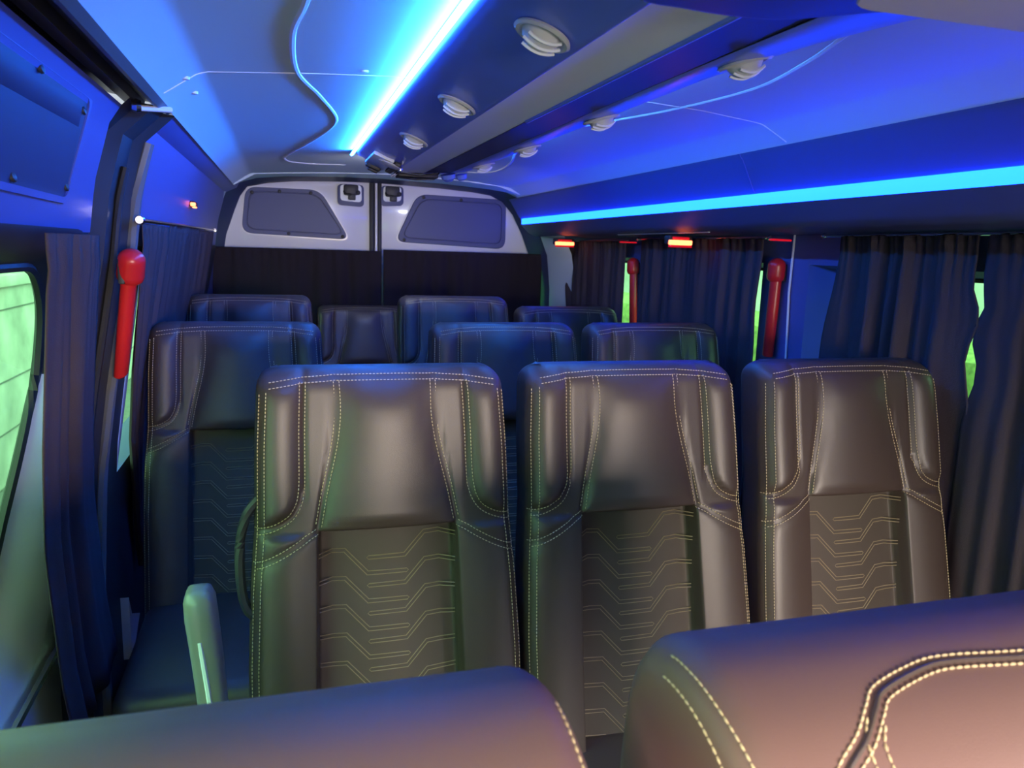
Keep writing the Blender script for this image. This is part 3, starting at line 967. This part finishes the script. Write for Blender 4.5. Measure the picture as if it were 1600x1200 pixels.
# curtains are listed front to back along the right side
curtain('window_curtain', 'dark pleated curtain at the far right edge beside the front row', G, (XC, .45), (XC, 1.285), 1.462, .5, 13, .016, 6, straight=True, e1=lambda z: .833 - .012 * sm(1.38, 1.30, z) + .018 * sm(1.30, 1.275, z) - .016 * sm(1.225, 1.20, z) + .02 * sm(1.12, 1.09, z))
curtain('window_curtain', 'widest pleated curtain on the right, behind the right brown seat', G, (XC, 1.30), (XC, 1.76), 1.462, .5, 9, .017, 7, straight=True, e0=lambda z: .005 + (-.025 * sm(1.36, 1.29, z) + .022 * sm(1.26, 1.215, z) - .024 * sm(1.20, 1.09, z)), e1=lambda z: .43 + .04 * sm(1.42, 1.15, z))
curtain('window_curtain', 'pleated curtain between the two red handles on the right', G, (XC, 2.075), (XC, 2.93), 1.460, .5, 11, .014, 8, straight=True, e0=lambda z: .0 + .012 * sm(1.40, 1.25, z) - .010 * sm(1.25, 1.1, z))
curtain('window_curtain', 'pleated curtain on the right nearest the rear doors', G, (XC, 3.06), (XC, 3.83), 1.456, .5, 10, .012, 9, straight=True, e0=lambda z: .02 - .0 * z, e1=lambda z: .77 - .05 * abs(z - 1.25) / .15)


def rod(label, pts, r=.005):
    t = thing('curtain_rod', label, 'curtain rod', pts[0])
    l0 = Vector(pts[0]); P = [Vector(p) - l0 for p in pts]
    MB().tube(P, r, 8).build('rod', M['chrome'], t)
    for e in (P[0], P[-1]):
        MB().lathe([(r * 1.6, -.006), (r * 2.1, 0), (r * 1.6, .006)], e, (P[-1] - P[0]), 10).build('end_eye', M['chrome'], t)
    return t


rod('thin chrome curtain rod over the left rear side windows', [(XL(1.437, .022), 1.78, 1.440), (XL(1.437, .022), 2.6, 1.444), (XL(1.437, .022), 3.58, 1.448)])
rod('thin chrome curtain rod over the right front window', [(XC, .4, 1.462), (XC, 1.1, 1.464), (XC, 1.80, 1.464)], .004)
rod('thin chrome curtain rod over the right middle window', [(XC, 2.05, 1.462), (XC, 2.96, 1.462)], .004)
rod('thin chrome curtain rod over the right rear window', [(XC, 3.05, 1.457), (XC, 3.86, 1.457)], .004)
# bracket at the end of the sliding door rail
t = thing('rail_bracket', 'short chrome rail end bracket at the top of the left pillar', 'bracket', (-.232, 1.63, 1.640))
MB().tube([(-.022, -.02, -.002), (.028, .03, .006)], .0055, 8).build('bar', M['trimlight'], t)
MB().lathe([(.010, -.008), (.013, 0), (.010, .008)], (-.024, -.022, .001), (1, .2, 0), 12).build('bolt', M['chrome'], t)
o = MB().loft([[(-.335, 2.00, .50), (-.335, 2.00, .44), (-.335, 2.00, .36)], [(-.335, 2.04, .44), (-.335, 2.045, .42), (-.335, 2.04, .39)], [(-.335, 2.12, .41), (-.335, 2.14, .405), (-.335, 2.12, .40)]], False)

# ------------------------------------------------------------------ red emergency handles
def handle(label, loc, top, bot, nrm):
    t = thing('emergency_handle', label, 'emergency handle', loc)
    n = Vector(nrm)
    a = Vector(top); b = Vector(bot); ax = (a - b).normalized(); sd = ax.cross(n).normalized()
    rings = []
    for k, (s, w, d_) in enumerate([(0, .004, .004), (.004, .015, .012), (.02, .018, .015), (.5, .0185, .016), (.97, .0185, .016), (1.0, .018, .015)]):
        c = b.lerp(a, s) + n * .014
        rings.append([c + sd * w * math.cos(q) + n * d_ * math.sin(q) for q in np.linspace(0, 2 * math.pi, 13)[:-1]])
    MB().loft(rings, True, True).build('grip', M['red'], t)
    pr = [(.026 * math.cos(math.radians(q)), .024 * math.sin(math.radians(q))) for q in range(-5, 91, 12)]
    MB().lathe([(.019, -.046), (.0245, -.040), (.0265, -.030)] + [(max(.0008, r_), h) for r_, h in pr], a + n * .016, ax, 20).build('knob', M['red'], t)
    MB().box(a + n * .001 + ax * -.02, (.012 + abs(sd.x) * .03, .012 + abs(sd.y) * .03, .05), .003).build('bracket', M['dark'], t)
    return t


handle('red emergency handle on the left pillar', (XL(1.36, .012), 1.705, 1.24), (0.0, -.01, .115), (XL(1.115) - XL(1.36), .085 - .01, -.130), (1, -.05, .2))
handle('red emergency handle on the right pillar nearest the camera', (1.44, 2.04, 1.26), (0, -.01, .118), (0, 0, -.16), (-1, -.15, 0))
handle('red emergency handle on the right side farther back between two curtains', (1.44, 3.04, 1.24), (0, 0, .122), (.0, -.03, -.15), (-1, -.15, 0))

# ------------------------------------------------------------------ red marker lamps
def lamp(label, loc, w, tw=0.0):
    t = thing('marker_lamp', label, 'lamp', loc)
    R = Matrix.Rotation(tw, 4, 'Z')
    MB().box((0, .012, .010), (w * 1.05, .030, .030), .005, R).build('housing', M['dark'], t)
    MB().box((0, -.004, .001), (w, .014, .0165), .003, R).build('lens', M['lamp'], t)
    MB().box((0, -.0035, .016), (w * .75, .012, .008), .003, R).build('red_band', M['lampred'], t)
    MB().box((0, -.004, -.012), (w * .98, .014, .007), .002, R).build('red_band', M['lampred'], t)
    return t


lamp('glowing red lamp above the right curtain nearest the rear', (1.30, 3.56, 1.440), .105, math.radians(15))
lamp('glowing red lamp above the curtain between the red handles', (1.30, 2.41, 1.443), .100, math.radians(15))


def slim(label, loc, w, tw):
    o = MB().box((0, 0, 0), (w, .012, .006), .0025, Matrix.Rotation(tw, 4, 'Z')).build('marker_strip', M['lampred'])
    o.location = loc
    return tag(o, label, 'lamp')


slim('thin red marker strip above the farther right handle', (1.36, 2.96, 1.448), .085, math.radians(15))
slim('thin red marker strip above the nearer right handle', (1.36, 1.93, 1.4525), .085, math.radians(15))
t = thing('marker_lamp', 'small black lamp glowing red on the left wall panel', 'lamp', (XL(1.516, .008), 2.80, 1.516))
MB().box((0, 0, .004), (.02, .09, .018), .005).build('housing', M['dark'], t)
MB().box((.004, -.046, .002), (.016, .010, .012), .003).build('lens', M['lamp'], t)
MB().box((.006, -.02, -.0065), (.012, .035, .005), .002).build('red_band', M['lamp'], t)
# pale moulded foot trim behind the pillar
mb = MB(); pts = [(-.40, 2.03, .50), (-.40, 2.06, .44), (-.40, 2.16, .395), (-.40, 2.10, .36), (-.40, 2.03, .33)]
mb.loft([pts, [(x - .03, y, z) for x, y, z in pts]], True, True)
struct('trim_5', mb, M['trimlight'])

# small white lamp on the rear face of the duct, throwing its light on the rear doors
t = thing('dome_lamp', 'small white lamp on the rear end face of the ceiling duct', 'lamp', (.45, 2.895, 1.687))
MB().box((0, 0, 0), (.13, .016, .035), .004).build('housing', M['dark'], t)
MB().box((0, .008, 0), (.11, .010, .022), .003).build('lens', M['white_lamp'], t)
